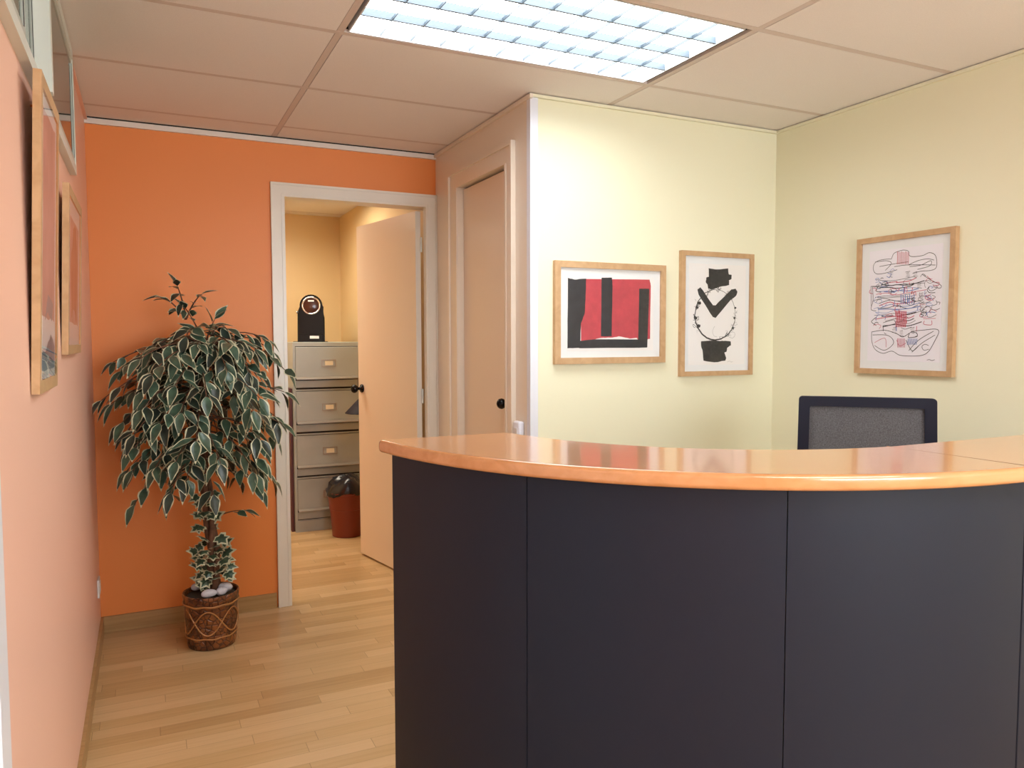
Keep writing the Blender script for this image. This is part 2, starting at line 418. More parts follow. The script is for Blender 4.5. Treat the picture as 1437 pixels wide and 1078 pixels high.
box(bm, f - .004, f, CL1 + .004, CL1 + .018, 0, CLZ); box(bm, f - .004, f, CL0 - .018, CL0 - .004, 0, CLZ)
struct('trim_9', bm, M['gloss_beige'])
bm = bmesh.new(); box(bm, XJ + .061, XJ + .09, CL0, CL1, 0, CLZ); struct('trim_cupboard_shade', bm, M['painted_gap_shade'])  # near-black sheet painting the cupboard's inner shade behind the door gaps

# ------------------------------------------------------------------ doorway at the near end of the left wall
bm = bmesh.new()
box(bm, 0, .015, D3b, D3b + .075, 0, 2.135); box(bm, 0, .015, D3a - .075, D3a, 0, 2.135); box(bm, 0, .015, D3a, D3b, 2.06, 2.135)
struct('trim_11', bm, M['white_pvc'])
bm = bmesh.new(); box(bm, -.06, -.02, D3a + .004, D3b - .004, .008, 2.055)
d3 = struct('door_3', bm, M['white_pvc'])
obj('door_knob', xcyl(Vector((-.02, D3a + .07, 1.05)), (1, 0, 0), KN), M['black_plastic'], d3, smooth=True)

# ------------------------------------------------------------------ transom window on the left wall
bm = bmesh.new()
WF = .020
box(bm, -.07, WF, WX0, WX1, WZ, WZ + .03)                # sill rail
box(bm, -.07, WF, WX0, WX1, CE - .04, CE - .006)           # head rail
box(bm, -.07, WF, WX1 - .02, WX1, WZ + .03, CE - .04)     # end stile
box(bm, -.07, WF, WX0, WX0 + .03, WZ + .03, CE - .04)
w1 = struct('window_1', bm, M['alu_white'])
bm = bmesh.new(); box(bm, -.004, WF + .012, 2.20, 2.235, WZ + .03, CE - .04)
obj('window_post', bm, M['alu_white'], w1)
for (a, b, x) in ((1.53, 1.86, .010), (1.83, 2.20, -.010), (2.235, 3.08, .010)):
    bm = bmesh.new(); s = .028
    box(bm, x - .008, x + .007, a, a + s, WZ + .03, CE - .04); box(bm, x - .008, x + .007, b - s, b, WZ + .03, CE - .04)
    box(bm, x - .008, x + .007, a + s, b - s, WZ + .03, WZ + .052); box(bm, x - .008, x + .007, a + s, b - s, CE - .062, CE - .04)
    sash = obj('window_sash', bm, M['alu'], w1)
    bm = bmesh.new(); box(bm, x + .0035, x + .0045, a + s - .004, b - s + .004, WZ + .048, CE - .058)
    obj('pane', bm, M['win_glass'], sash)
    bm = bmesh.new(); box(bm, x + .0072, x + .0085, a + s - .005, a + s, WZ + .052, CE - .062); box(bm, x + .0072, x + .0085, b - s, b - s + .005, WZ + .052, CE - .062)
    obj('seal', bm, M['alu_dark'], sash)

# ------------------------------------------------------------------ ceiling luminaires
def luminaire(name_label, x0, x1, y0, y1, lamp, nx=11, ny=4, group=None):
    t = thing('ceiling_light', name_label, 'ceiling light', ((x0 + x1) / 2, (y0 + y1) / 2, CE), group)
    z1 = CE + .085
    bm = bmesh.new()
    box(bm, x0, x0 + .004, y0, y1, CE + .001, z1); box(bm, x1 - .004, x1, y0, y1, CE + .001, z1)
    box(bm, x0 + .004, x1 - .004, y0, y0 + .004, CE + .001, z1); box(bm, x0 + .004, x1 - .004, y1 - .004, y1, CE + .001, z1)
    box(bm, x0, x1, y0, y1, z1, z1 + .004)
    obj('housing', bm, M['housing'], t)
    bm = bmesh.new(); box(bm, x0 + .006, x1 - .006, y0 + .006, y1 - .006, CE + .034, CE + .038)
    obj('tube_bank', bm, lamp, t)
    bm = bmesh.new()
    px, py = (x1 - x0) / nx, (y1 - y0) / ny
    for i in range(1, nx):
        x = x0 + i * px
        box(bm, x - .0011, x + .0011, y0 + .004, y1 - .004, CE + .003, CE + .013)
    for j in range(1, ny):                                    # parabolic V vanes along the tubes
        y = y0 + j * py
        prism(bm, [(x0 + .004, y - .004, CE + .003), (x0 + .004, y + .004, CE + .003), (x0 + .004, y + .002, CE + .028), (x0 + .004, y - .002, CE + .028)], (x1 - x0 - .008, 0, 0))
    obj('louvre', bm, M['louvre'], t)
    return t
luminaire('recessed square-louvred fluorescent ceiling light above the reception counter', .845, 2.008, 1.975, 2.544, M['lamp'])
luminaire('recessed louvred ceiling light behind the viewpoint, outside the picture', .845, 2.020, -.445, .122, M['lamp_rear'])
luminaire('recessed louvred ceiling light in the back room, nearer its left wall', .12, .79, 5.0, 5.57, M['lamp_warm'], nx=6)
luminaire('recessed louvred ceiling light in the back room, in front of the filing cabinet', .845, 1.45, 5.0, 5.57, M['lamp_warm'], nx=6)

# ------------------------------------------------------------------ reception counter
CX, CY, RO, RI, HC, TT, YE, SX = 1.7044, 1.8065, .980, .677, 1.13, .029, 1.724, 1.652
t = thing('reception_counter', 'quarter-round reception counter with anthracite panels and glossy orange beech top', 'reception counter', (CX - .4, CY - .5, 0))
def ro(a): return RO + .03 * max(0, (270 - a) / 86) ** 1.5
def arc(r, a0, a1, n):
    A = [a0 + (a1 - a0) * i / n for i in range(n + 1)]
    return [(CX + (r(a) if callable(r) else r) * math.cos(R(a)), CY + (r(a) if callable(r) else r) * math.sin(R(a))) for a in A]
def top_slab(outline):
    bm = bmesh.new(); prism(bm, [(x, y, HC - TT) for x, y in outline], (0, 0, TT))
    ed = [e for e in bm.edges if abs(e.verts[0].co.z - e.verts[1].co.z) < 1e-6 and max(v.co.x for v in e.verts) > SX + .01]
    bmesh.ops.bevel(bm, geom=ed, offset=.010, segments=4, affect='EDGES', profile=.5)
    return bm
def band_slab(O_, I_):
    bm = bmesh.new(); n = len(O_)
    V = [[bm.verts.new((x, y, z)) for x, y in L] for z in (HC - TT, HC) for L in (O_, I_)]
    o0, i0, o1, i1 = V
    for k in range(n - 1):
        bm.faces.new((o1[k], o1[k + 1], i1[k + 1], i1[k])); bm.faces.new((o0[k], i0[k], i0[k + 1], o0[k + 1]))
        bm.faces.new((o0[k], o0[k + 1], o1[k + 1], o1[k])); bm.faces.new((i0[k], i1[k], i1[k + 1], i0[k + 1]))
    bm.faces.new((o0[0], o1[0], i1[0], i0[0])); bm.faces.new((o0[-1], i0[-1], i1[-1], o1[-1]))
    bmesh.ops.recalc_face_normals(bm, faces=bm.faces[:])
    tipe = [e for e in bm.edges if {e.verts[0], e.verts[1]} == {o0[0], o1[0]}]
    bmesh.ops.bevel(bm, geom=tipe, offset=.014, segments=3, affect='EDGES', profile=.5)
    ed = [e for e in bm.edges if len(e.link_faces) == 2 and abs(abs(e.link_faces[0].normal.z) - abs(e.link_faces[1].normal.z)) > .5 and min(v.co.x for v in e.verts) < SX - 1e-4]
    bmesh.ops.bevel(bm, geom=ed, offset=.009, segments=4, affect='EDGES', profile=.5)
    return bm
NS = 48
O_ = [(.6955, YE)] + arc(ro, 186.3, 266.9, NS) + [(SX, CY - RO)]
I_ = [(CX - .6735, YE)] + arc(RI, 188.5, 265.6, NS) + [(SX, CY - RI)]
ct1 = obj('countertop', band_slab(O_, I_), M['top'], t, smooth=True, angle=35)
ct2 = obj('countertop', top_slab([(SX + .0005, CY - RO), (2.55, CY - RO), (2.55, CY - RI), (SX + .0005, CY - RI)]), M['top'], t, smooth=True, angle=35)
for o in (ct1, ct2):
    md = o.modifiers.new('weighted_normals', 'WEIGHTED_NORMAL'); md.weight = 100; md.keep_sharp = True
def curved_panel(a0, a1, z0, z1, n=20):
    bm = bmesh.new()
    o = arc(lambda a: ro(a) - .03, a0, a1, n); i_ = arc(lambda a: ro(a) - .048, a1, a0, n)
    prism(bm, [(x, y, z0) for x, y in o + i_], (0, 0, z1 - z0))
    ed = [e for e in bm.edges if abs(e.verts[0].co.z - e.verts[1].co.z) > .3 and e.calc_face_angle(0) > 1]
    bmesh.ops.bevel(bm, geom=ed, offset=.0025, segments=2, affect='EDGES')
    return bm
ANG = [185.3, 211.0, 239.5, 268.6]
for k in range(3):
    obj('front_panel', curved_panel(ANG[k] + .06, ANG[k + 1] - .06, .0, HC - TT), M['panel'], t, smooth=True, angle=30)
yf = CY - RO + .03
bm = bbox(CX - (RO - .03) * math.sin(R(1.4)) + .003, 2.50, yf, yf + .018, 0, HC - TT, .002); obj('front_panel', bm, M['panel'], t)
bm = bbox(.775, 1.005, YE - .075, YE - .057, 0, HC - TT, .002); obj('end_panel', bm, M['panel'], t)
bm = bbox(2.482, 2.50, yf + .019, CY - RI - .03, 0, HC - TT, .002); obj('end_panel', bm, M['panel'], t)
bm = bmesh.new()
prism(bm, [(x, y, .72) for x, y in arc(RO - .055, 190, 270, 40) + [(2.48, yf + .02), (2.48, 1.42), (CX + .03, 1.42)] + arc(.38, 268, 190, 20)], (0, 0, .025))
obj('desk_shelf', bm, M['top'], t)

# ------------------------------------------------------------------ office chair behind the counter
LAT = Vector((.70, -.714, 0)).normalized(); FRO = Vector((-.714, -.70, 0)).normalized()
bc = Vector((2.545, 1.925, 0))                               # centre of the backrest (plan)
tch = bc + FRO * .27
t = thing('office_chair', 'swivel office chair with grey mesh back in a dark navy frame behind the counter', 'chair', (tch.x, tch.y, 0))
def rrect(w, h, r, n=6, taper=0):
    pts = []
    for (cx, cz, a) in ((w / 2 - r, h / 2 - r, 0), (-w / 2 + r, h / 2 - r, 90), (-w / 2 + r, -h / 2 + r, 180), (w / 2 - r, -h / 2 + r, 270)):
        for i in range(n + 1):
            x = cx + r * math.cos(R(a + 90 * i / n)); z = cz + r * math.sin(R(a + 90 * i / n))
            pts.append((x * (1 - taper * z / h), z))
    return pts
BH, BW, BT = .52, .455, 1.152
def back_pt(x, z, d):
    """point on the backrest: x across, z relative to its centre, d towards the sitter"""
    lean = .10 * (z + BH / 2) ; curve = .16 * x * x
    return bc - FRO * (lean - BH * .10) + LAT * x + FRO * (d + curve) + Vector((0, 0, BT - BH / 2 + z))
def ring_prism(bm, outer, inner, d0, d1, fn):
    n = len(outer); V = []
    for d in (d0, d1):
        V.append([bm.verts.new(fn(x, z, d)) for x, z in outer]); V.append([bm.verts.new(fn(x, z, d)) for x, z in inner])
    o0, i0, o1, i1 = V
    for k in range(n):
        q = (k + 1) % n
        bm.faces.new((o0[k], i0[k], i0[q], o0[q])); bm.faces.new((o1[k], o1[q], i1[q], i1[k]))
        bm.faces.new((o0[k], o0[q], o1[q], o1[k])); bm.faces.new((i0[k], i1[k], i1[q], i0[q]))
def dense(pts, m=5):
    out = []
    for i, p in enumerate(pts):
        q = pts[(i + 1) % len(pts)]
        out += [(p[0] + (q[0] - p[0]) * k / m, p[1] + (q[1] - p[1]) * k / m) for k in range(m)]
    return out
bm = bmesh.new()
outer = dense(rrect(BW, BH, .012, 4, .03)); inner = dense([(x, z - .0) for x, z in rrect(BW - .076, BH - .070, .006, 4, .03)])
ring_prism(bm, outer, inner, -.012, .014, back_pt)
obj('backrest_frame', bm, M['chair_frame'], t, smooth=True, angle=40)
bm = bmesh.new(); nx, nz = 12, 12
for s, d in ((0, .003), (1, -.003)):
    g = [[bm.verts.new(back_pt(-(BW - .068) / 2 * (1 - .03 * (-.5 + j / nz)) + (BW - .068) * (1 - .03 * (-.5 + j / nz)) * i / nx, -(BH - .058) / 2 + (BH - .058) * j / nz, d)) for i in range(nx + 1)] for j in range(nz + 1)]
    for j in range(nz):
        for i in range(nx): bm.faces.new((g[j][i], g[j][i + 1], g[j + 1][i + 1], g[j + 1][i]))
obj('backrest_mesh', bm, M['chair_mesh'], t, smooth=True)
def chair_pt(a, f, z): return tch + LAT * a + FRO * f + Vector((0, 0, z))
bm = bmesh.new()
prism(bm, [chair_pt(x, y, .47) for x, y in rrect(.48, .46, .07, 6)], (0, 0, .065))
bmesh.ops.bevel(bm, geom=[e for e in bm.edges if abs(e.verts[0].co.z - e.verts[1].co.z) < 1e-6], offset=.02, segments=3, affect='EDGES')
obj('seat', bm, M['chair_seat'], t, smooth=True, angle=50)
bm = bmesh.new(); tube(bm, [chair_pt(0, -.05, .455), chair_pt(0, -.24, .45), chair_pt(0, -.30, .52), chair_pt(0, -.295, .70)], .02, 10)
obj('back_support', bm, M['chair_frame'], t, smooth=True)
bm = bmesh.new(); lathe(bm, [(.028, .12), (.028, .30), (.018, .302), (.018, .44), (.06, .445), (.06, .469)], tch.x, tch.y, 20)
obj('gas_column', bm, M['chair_frame'], t, smooth=True, angle=40)
for k in range(5):
    a = R(72 * k + 20); d = Vector((math.cos(a), math.sin(a), 0)); p = Vector((tch.x, tch.y, 0))
    bm = bmesh.new(); tube(bm, [p + d * .02 + Vector((0, 0, .12)), p + d * .15 + Vector((0, 0, .105)), p + d * .29 + Vector((0, 0, .075))], [.026, .02, .015], 8)
    leg = obj('base_leg', bm, M['chair_frame'], t, smooth=True)
    s = Vector((-d.y, d.x, 0))
    obj('caster', xcyl(p + d * .29 - s * .02 + Vector((0, 0, .028)), s, [(.012, 0), (.026, .002), (.028, .006), (.028, .034), (.026, .038), (.012, .04)], 18), M['black_plastic'], leg, smooth=True, angle=40)

# ------------------------------------------------------------------ pictures
def homog(quad, w, h):
    """affine-with-taper mapper from photo-like drawing coords inside quad (TL,TR,BR,BL) to sheet u,v in metres"""
    TL, TR, BR, BL = quad
    def f(x, y):
        uu = (x - (TL[0] + BL[0]) / 2) / ((TR[0] + BR[0]) / 2 - (TL[0] + BL[0]) / 2)
        yt = TL[1] + (TR[1] - TL[1]) * uu; yb = BL[1] + (BR[1] - BL[1]) * uu
        return (uu * w, (1 - (y - yt) / (yb - yt)) * h)
    return f

class Pic:
    def __init__(s, label, o, U, V, N, w, h, fw=.024, dep=.022, sheet='paper', group=None, inset=(.0, .0)):
        """o: lower-left BACK corner; U across, V up, N out of the wall"""
        s.o, s.U, s.V, s.N = Vector(o), Vector(U), Vector(V), Vector(N)
        s.w, s.h, s.fw, s.dep = w, h, fw, dep
        s.iw, s.ih = w - 2 * fw, h - 2 * fw
        s.t = thing('framed_print', label, 'picture', s.o + s.U * (w / 2), group)
        P = s.P
        bm = bmesh.new()
        oc = [(0, 0), (w, 0), (w, h), (0, h)]; ic = [(fw, fw), (w - fw, fw), (w - fw, h - fw), (fw, h - fw)]
        for k in range(4):
            q = (k + 1) % 4
            prism(bm, [P(*oc[k], 0), P(*oc[q], 0), P(*ic[q], 0), P(*ic[k], 0)], s.N * dep)
        bmesh.ops.remove_doubles(bm, verts=bm.verts[:], dist=1e-5)
        s.frame = obj('frame', bm, M['frame_wood'], s.t)
        bm = bmesh.new(); prism(bm, [P(*c, .004) for c in ic], s.N * .008)
        s.mat = obj('mat_board', bm, M['mat_board'], s.t)
        s.z = .0122; s.sheet = sheet
        s.inkbm = bmesh.new(); s.mats = [M[sheet]]
    def P(s, a, b, c): return s.o + s.U * a + s.V * b + s.N * c
    def I(s, uv, lift): return s.P(s.fw + uv[0], s.fw + uv[1], s.z + lift)
    def mi(s, name):
        if M[name] not in s.mats: s.mats.append(M[name])
        return s.mats.index(M[name])
    def paper(s, x0, x1, y0, y1):
        prism(s.inkbm, [s.I(c, 0) for c in ((x0, y0), (x1, y0), (x1, y1), (x0, y1))], s.N * .0006)
        s.k = .0008
    def poly(s, pts, name):
        s.k += .00002
        vs = [s.inkbm.verts.new(s.I(p, s.k)) for p in pts]
        f = s.inkbm.faces.new(vs); f.material_index = s.mi(name)
    def ribbon(s, pts, wd, name):
        s.k += .000004; i = s.mi(name); n = len(pts); L = []
        for k in range(n):
            a = Vector(pts[max(k - 1, 0)]); b = Vector(pts[min(k + 1, n - 1)]); d = (b - a)
            if d.length < 1e-7: d = Vector((1, 0))
            d.normalize(); nn = Vector((-d.y, d.x)); ww = wd[k] if isinstance(wd, list) else wd
            p = Vector(pts[k]); L.append((s.inkbm.verts.new(s.I(p + nn * ww / 2, s.k)), s.inkbm.verts.new(s.I(p - nn * ww / 2, s.k))))
        for k in range(n - 1):
            f = s.inkbm.faces.new((L[k][0], L[k][1], L[k + 1][1], L[k + 1][0])); f.material_index = i
    def done(s, glass=True):
        # keep winding as built: flat ink on the front of the sheet
        o = obj('print', s.inkbm, s.mats, s.t)
        if glass:
            bm = bmesh.new(); ic = [(s.fw + .0005, s.fw + .0005), (s.w - s.fw - .0005, s.fw + .0005), (s.w - s.fw - .0005, s.h - s.fw - .0005), (s.fw + .0005, s.h - s.fw - .0005)]
            bm.faces.new([bm.verts.new(s.P(*c, .0165)) for c in ic])
            obj('glass', bm, M['glass'], s.t)
        return s.t
rnd = random.Random(11)
def rough(pts, amp, n=5):
    out = []
    for i, p in enumerate(pts):
        q = pts[(i + 1) % len(pts)]
        for k in range(n):
            f = k / n; j = 0 if k == 0 else amp
            out.append((p[0] + (q[0] - p[0]) * f + rnd.uniform(-j, j), p[1] + (q[1] - p[1]) * f + rnd.uniform(-j, j)))
    return out
def spline(ctrl, n=8):
    out = []; c = [Vector(p) for p in ctrl]
    for i in range(len(c) - 1):
        p0, p1, p2, p3 = c[max(i - 1, 0)], c[i], c[i + 1], c[min(i + 2, len(c) - 1)]
        for k in range(n):
            t_ = k / n
            out.append(tuple(.5 * ((2 * p1) + (p2 - p0) * t_ + (2 * p0 - 5 * p1 + 4 * p2 - p3) * t_ ** 2 + (3 * p1 - p0 - 3 * p2 + p3) * t_ ** 3)))
    out.append(tuple(c[-1])); return out

# crimson and black abstract (cream wall)
x0, x1, z0, z1 = 1.770, 2.337, 1.256, 1.691
p = Pic('framed abstract print of black bars on a crimson field', (x0, YC, z0), (1, 0, 0), (0, 0, 1), (0, -1, 0), x1 - x0, z1 - z0, .027)
g = homog(((120, 186), (740, 212), (724, 738), (112, 745)), p.iw, p.ih)
p.paper(*[v for v in (g(158, 690)[0], g(690, 690)[0], g(400, 702)[1], g(400, 240)[1])])
sm = lambda pts, a=.0008, n=5: rough([g(*q) for q in pts], a, n)
p.poly(sm([(238, 258), (664, 262), (672, 300), (670, 628), (655, 630), (640, 640), (590, 632), (585, 622), (540, 626), (470, 612), (430, 620), (360, 622), (300, 636), (240, 645)]), 'ink_red')
p.poly(sm([(162, 252), (200, 262), (270, 256), (268, 330), (262, 470), (240, 530), (236, 640), (236, 684), (160, 686)]), 'ink')
p.poly(sm([(362, 250), (426, 250), (430, 300), (426, 612), (360, 612)]), 'ink')
p.poly(sm([(597, 318), (662, 318), (652, 680), (592, 684)]), 'ink_grey')
p.poly(sm([(230, 640), (320, 630), (650, 632), (650, 682), (230, 686)]), 'ink')
p.done()

# brush-stroke print with V and ring (cream wall)
x0, x1, z0, z1 = 2.424, 2.852, 1.190, 1.764
p = Pic('tall framed print of charcoal brush strokes, a V inside a thin ring', (x0, YC, z0), (1, 0, 0), (0, 0, 1), (0, -1, 0), x1 - x0, z1 - z0, .022)
g = homog(((885, 130), (1280, 150), (1262, 812), (872, 822)), p.iw, p.ih)
p.paper(g(905, 500)[0], g(1248, 500)[0], g(1065, 780)[1], g(1065, 182)[1])
p.poly(sm([(1020, 205), (1060, 212), (1138, 206), (1142, 240), (1160, 244), (1160, 268), (1144, 276), (1146, 304), (1080, 318), (1040, 332), (1018, 326), (1014, 300), (1004, 290), (1006, 262), (1022, 256)], .0015, 3), 'ink_grey')
p.poly(sm([(980, 640), (1060, 634), (1160, 640), (1162, 664), (1138, 680), (1136, 700), (1122, 708), (1134, 740), (1128, 756), (1060, 766), (996, 756), (990, 700), (982, 676)], .0015, 3), 'ink_grey')
p.poly(sm([(955, 330), (972, 318), (990, 340), (1050, 426), (1066, 424), (1120, 370), (1160, 330), (1186, 326), (1198, 345), (1190, 368), (1150, 400), (1066, 500), (1050, 496), (1000, 420), (962, 362)], .0012, 3), 'ink_grey')
ring = [g(1064 + 122 * math.cos(a) + rnd.uniform(-2, 2), 482 + 150 * math.sin(a) + rnd.uniform(-2, 2)) for a in [R(6 * k) for k in range(61)]]
p.ribbon(ring, [.0022 + .0042 * max(0, math.sin(R(6 * k))) + .0024 * max(0, -math.cos(R(6 * k))) for k in range(61)], 'ink_grey')
for k in range(64):
    a = rnd.uniform(0, 2 * PI); r1 = rnd.uniform(.9, 1.12)
    cx, cy = 1064 + 122 * r1 * math.cos(a), 482 + 150 * r1 * math.sin(a)
    if rnd.random() < .55 or abs(math.cos(a)) > .6:
        q = [g(cx + rnd.uniform(-16, 16), cy + rnd.uniform(-14, 14)) for _ in range(4)]
        p.ribbon(spline(q, 5), rnd.choice((.0007, .0010, .0022)), 'ink_grey')
for (cx, cy, r) in ((966, 412, 13), (955, 440, 10), (945, 500, 11), (965, 550, 14), (1186, 440, 8), (1182, 500, 9), (1172, 560, 8), (940, 495, 9)):
    p.poly([g(cx + r * rnd.uniform(.6, 1.1) * math.cos(2 * PI * k / 9), cy + r * rnd.uniform(.6, 1.1) * math.sin(2 * PI * k / 9)) for k in range(9)], 'ink_grey')
p.ribbon(spline([g(1060, 550), g(1048, 580), g(1056, 606), g(1076, 614)]), .0008, 'ink_grey')
p.ribbon(spline([g(1150, 590), g(1176, 584), g(1186, 600), g(1172, 620), g(1150, 614)]), .0009, 'ink_grey')
p.ribbon(spline([g(1140, 764), g(1155, 758), g(1165, 764), g(1175, 760)]), .0007, 'ink_grey')
p.done()

# scribbled drawing (right wall, faces -X; u runs towards -Y)
y0, y1, z0, z1 = 2.347, 1.902, 1.214, 1.784
p = Pic('framed line drawing of tangled black, pink and blue scribbles', (XR, y0, z0), (0, -1, 0), (0, 0, 1), (-1, 0, 0), y0 - y1, z1 - z0, .022, sheet='paper_lilac')
g = homog(((128, 156), (708, 82), (692, 980), (126, 970)), p.iw, p.ih)
p.paper(g(180, 500)[0], g(652, 500)[0], g(400, 922)[1], g(400, 178)[1])
def scr(pts, wd=.0011, name='ink', n=8): p.ribbon(spline([g(*q) for q in pts], n), wd * 1.9, name)
# top arms and crown
scr([(330, 250), (345, 215), (375, 200), (410, 192), (440, 200), (445, 225), (470, 235), (530, 228), (570, 210), (605, 225), (617, 270), (612, 310), (580, 325), (520, 330), (470, 345)])
scr([(330, 250), (290, 252), (240, 262), (212, 285), (208, 320), (225, 345), (260, 348), (320, 335), (370, 320)])
scr([(220, 270), (300, 262), (330, 280), (290, 325)]); scr([(440, 290), (500, 262), (560, 250), (600, 258)]); scr([(450, 300), (520, 290), (580, 262), (575, 295), (500, 318)])
scr([(350, 300), (420, 290), (500, 288), (610, 290)]); scr([(250, 300), (330, 285), (440, 268)])
for k in range(9): x = 368 + k * 9; scr([(x, 200 + (k % 3) * 3), (x + 2, 240), (x + 1, 285)], .0013, 'ink_pink' if k % 3 else 'ink_red', 3)
# middle body: rows of long strokes
for k in range(24):
    y = 385 + k * 13; xa, xb = rnd.uniform(205, 300), rnd.uniform(480, 560)
    nm = rnd.choice(('ink', 'ink', 'ink', 'ink_pink', 'ink_blue'))
    scr([(xa, y + rnd.uniform(0, 18)), (xa + 70, y + rnd.uniform(-10, 14)), (370, y + rnd.uniform(-12, 10)), (450, y + rnd.uniform(-14, 8)), (xb, y - 18 + rnd.uniform(-10, 8))], rnd.choice((.0009, .0012, .0018)), nm)
for k in range(26):
    x, y = rnd.uniform(340, 510), rnd.uniform(400, 690)
    scr([(x, y), (x + rnd.uniform(-4, 4), y + rnd.uniform(14, 40))], rnd.choice((.0014, .002)), rnd.choice(('ink_pink', 'ink_pink', 'ink_blue', 'ink_red')), 3)
for k in range(10): scr([(372 + k * 7, 590), (374 + k * 7, 640), (371 + k * 7, 696)], .0016, 'ink_red' if k % 2 else 'ink_pink', 3)
for k in range(7): scr([(400 + k * 14, 480 + (k % 2) * 8), (402 + k * 14, 545)], .0016, 'ink_blue', 3)
# side loops
for k in range(70):
    side = rnd.random()
    if side < .35: cx, cy = rnd.uniform(210, 300), rnd.uniform(360, 700)
    elif side < .7: cx, cy = rnd.uniform(520, 625), rnd.uniform(370, 690)
    else: cx, cy = rnd.uniform(230, 580), rnd.uniform(330, 860)
    r = rnd.uniform(10, 34); a0 = rnd.uniform(0, 6)
    pts = [(cx + r * rnd.uniform(.6, 1.5) * math.cos(a0 + q * 1.1), cy + r * rnd.uniform(.5, 1) * math.sin(a0 + q * 1.1)) for q in range(rnd.randint(3, 6))]
    scr(pts, rnd.choice((.0008, .001, .0013)), rnd.choice(('ink', 'ink', 'ink', 'ink_pink', 'ink_blue')))
scr([(195, 430), (260, 425), (330, 400)]); scr([(195, 430), (200, 560)], .0009); scr([(205, 430), (212, 520), (200, 580), (235, 592)])
scr([(530, 350), (590, 390), (645, 420), (640, 440), (600, 430)]); scr([(560, 360), (600, 400)], .001, 'ink_red'); scr([(545, 640), (620, 636)], .001, 'ink_red')
# dark hatched patches
for (cx, cy) in ((530, 490), (534, 548), (410, 736), (362, 716), (478, 716), (440, 350), (490, 352), (300, 412), (515, 420), (330, 350)):
    z = [(cx + (-12 if q % 2 else 12) + rnd.uniform(-4, 4), cy - 20 + q * 5) for q in range(9)]
    p.ribbon([g(*q) for q in z], .002, 'ink')
# bottom wings
scr([(208, 730), (300, 718), (380, 740), (420, 760), (480, 725), (560, 712), (620, 706), (642, 722), (625, 770), (585, 850), (540, 880), (460, 885), (400, 880), (350, 855), (290, 870), (235, 845), (210, 790), (208, 730)])
scr([(215, 750), (320, 752), (360, 800), (300, 850), (230, 820)]); scr([(480, 860), (540, 800), (620, 745)]); scr([(460, 850), (520, 780), (610, 720)]); scr([(440, 780), (480, 850), (520, 820)])
scr([(230, 800), (300, 770), (310, 830)], .001, 'ink_pink'); scr([(380, 780), (400, 820), (440, 800)], .001, 'ink_pink')
for k in range(6): scr([(385 + k * 9, 770), (388 + k * 9, 830)], .0012, 'ink_pink', 3)
for k in range(8): scr([(455 + k * 8, 770), (450 + k * 8, 810)], .0012, 'ink_blue', 3)
scr([(575, 910), (590, 906), (605, 912), (622, 906)], .0009)
p.done()

# two prints on the left wall, hung so that they lean out at the top
def left_pic(label, y0, y1, z0, h, tilt, dep, xb):
    s, c = math.sin(tilt), math.cos(tilt)
    return Pic(label, (xb, y0, z0), (0, 1, 0), (s, 0, c), (c, 0, -s), y1 - y0, h, .028, dep)
p = left_pic('large framed pale mauve print on the left wall, nearest the viewpoint', 1.874, 2.235, 1.248, .672, .0365, .016, .001)
p.paper(.012, p.iw - .012, .012, p.ih - .012)
p.poly(rough([(.03, .14), (p.iw - .03, .13), (p.iw - .03, p.ih - .03), (.03, p.ih - .03)], .004, 6), 'ink_mauve')
p.poly(rough([(.02, .02), (p.iw - .02, .02), (p.iw - .02, .07), (.2, .10), (.1, .06), (.02, .06)], .004, 4), 'ink_steel')
p.poly(rough([(.08, .13), (.14, .15), (.22, .13), (.25, .17), (.14, .19)], .004, 4), 'ink_steel')
p.done()
bm = bmesh.new(); tube(bm, [(.002, 2.04, 1.885), (.016, 2.04, 1.883), (.0215, 2.04, 1.885), (.0225, 2.04, 1.90)], .003, 8)
obj('hook', bm, M['orange'], p.t, smooth=True)
p = left_pic('smaller framed print with a red figure on the left wall beside the plant', 2.552, 3.045, 1.320, .493, .0347, .017, .001)
p.paper(.02, p.iw - .02, .02, p.ih - .02)
p.poly(rough([(.06, .07), (p.iw - .06, .06), (p.iw - .05, p.ih - .06), (.07, p.ih - .05)], .004, 6), 'ink_mauve')
p.poly(rough([(.12, .08), (.20, .11), (.31, .07), (.34, .26), (.28, .38), (.17, .36), (.10, .24)], .01, 4), 'ink_rust')
p.done()

# ------------------------------------------------------------------ small wall fittings
t = thing('wall_socket', 'white wall socket low on the left wall near the corner', 'socket', (0, 3.82, .225))
obj('cover_plate', bbox(0, .009, 3.78, 3.86, .225, .305, .003), M['socket'], t)
obj('socket_insert', bbox(.009, .0115, 3.795, 3.845, .24, .29, .002), M['white_trim'], t)
t = thing('wall_switch', 'white rounded plastic switch between cupboard door and white corner trim, just above the countertop', 'switch', (XJ, 2.94, .90))
obj('switch_box', bbox(XJ - .028, XJ, 2.905, 2.965, .90, 1.012, .009, 3), M['white_pvc'], t, smooth=True, angle=50)
obj('rocker', bbox(XJ - .031, XJ - .028, 2.917, 2.953, .925, .985, .001), M['socket'], t)

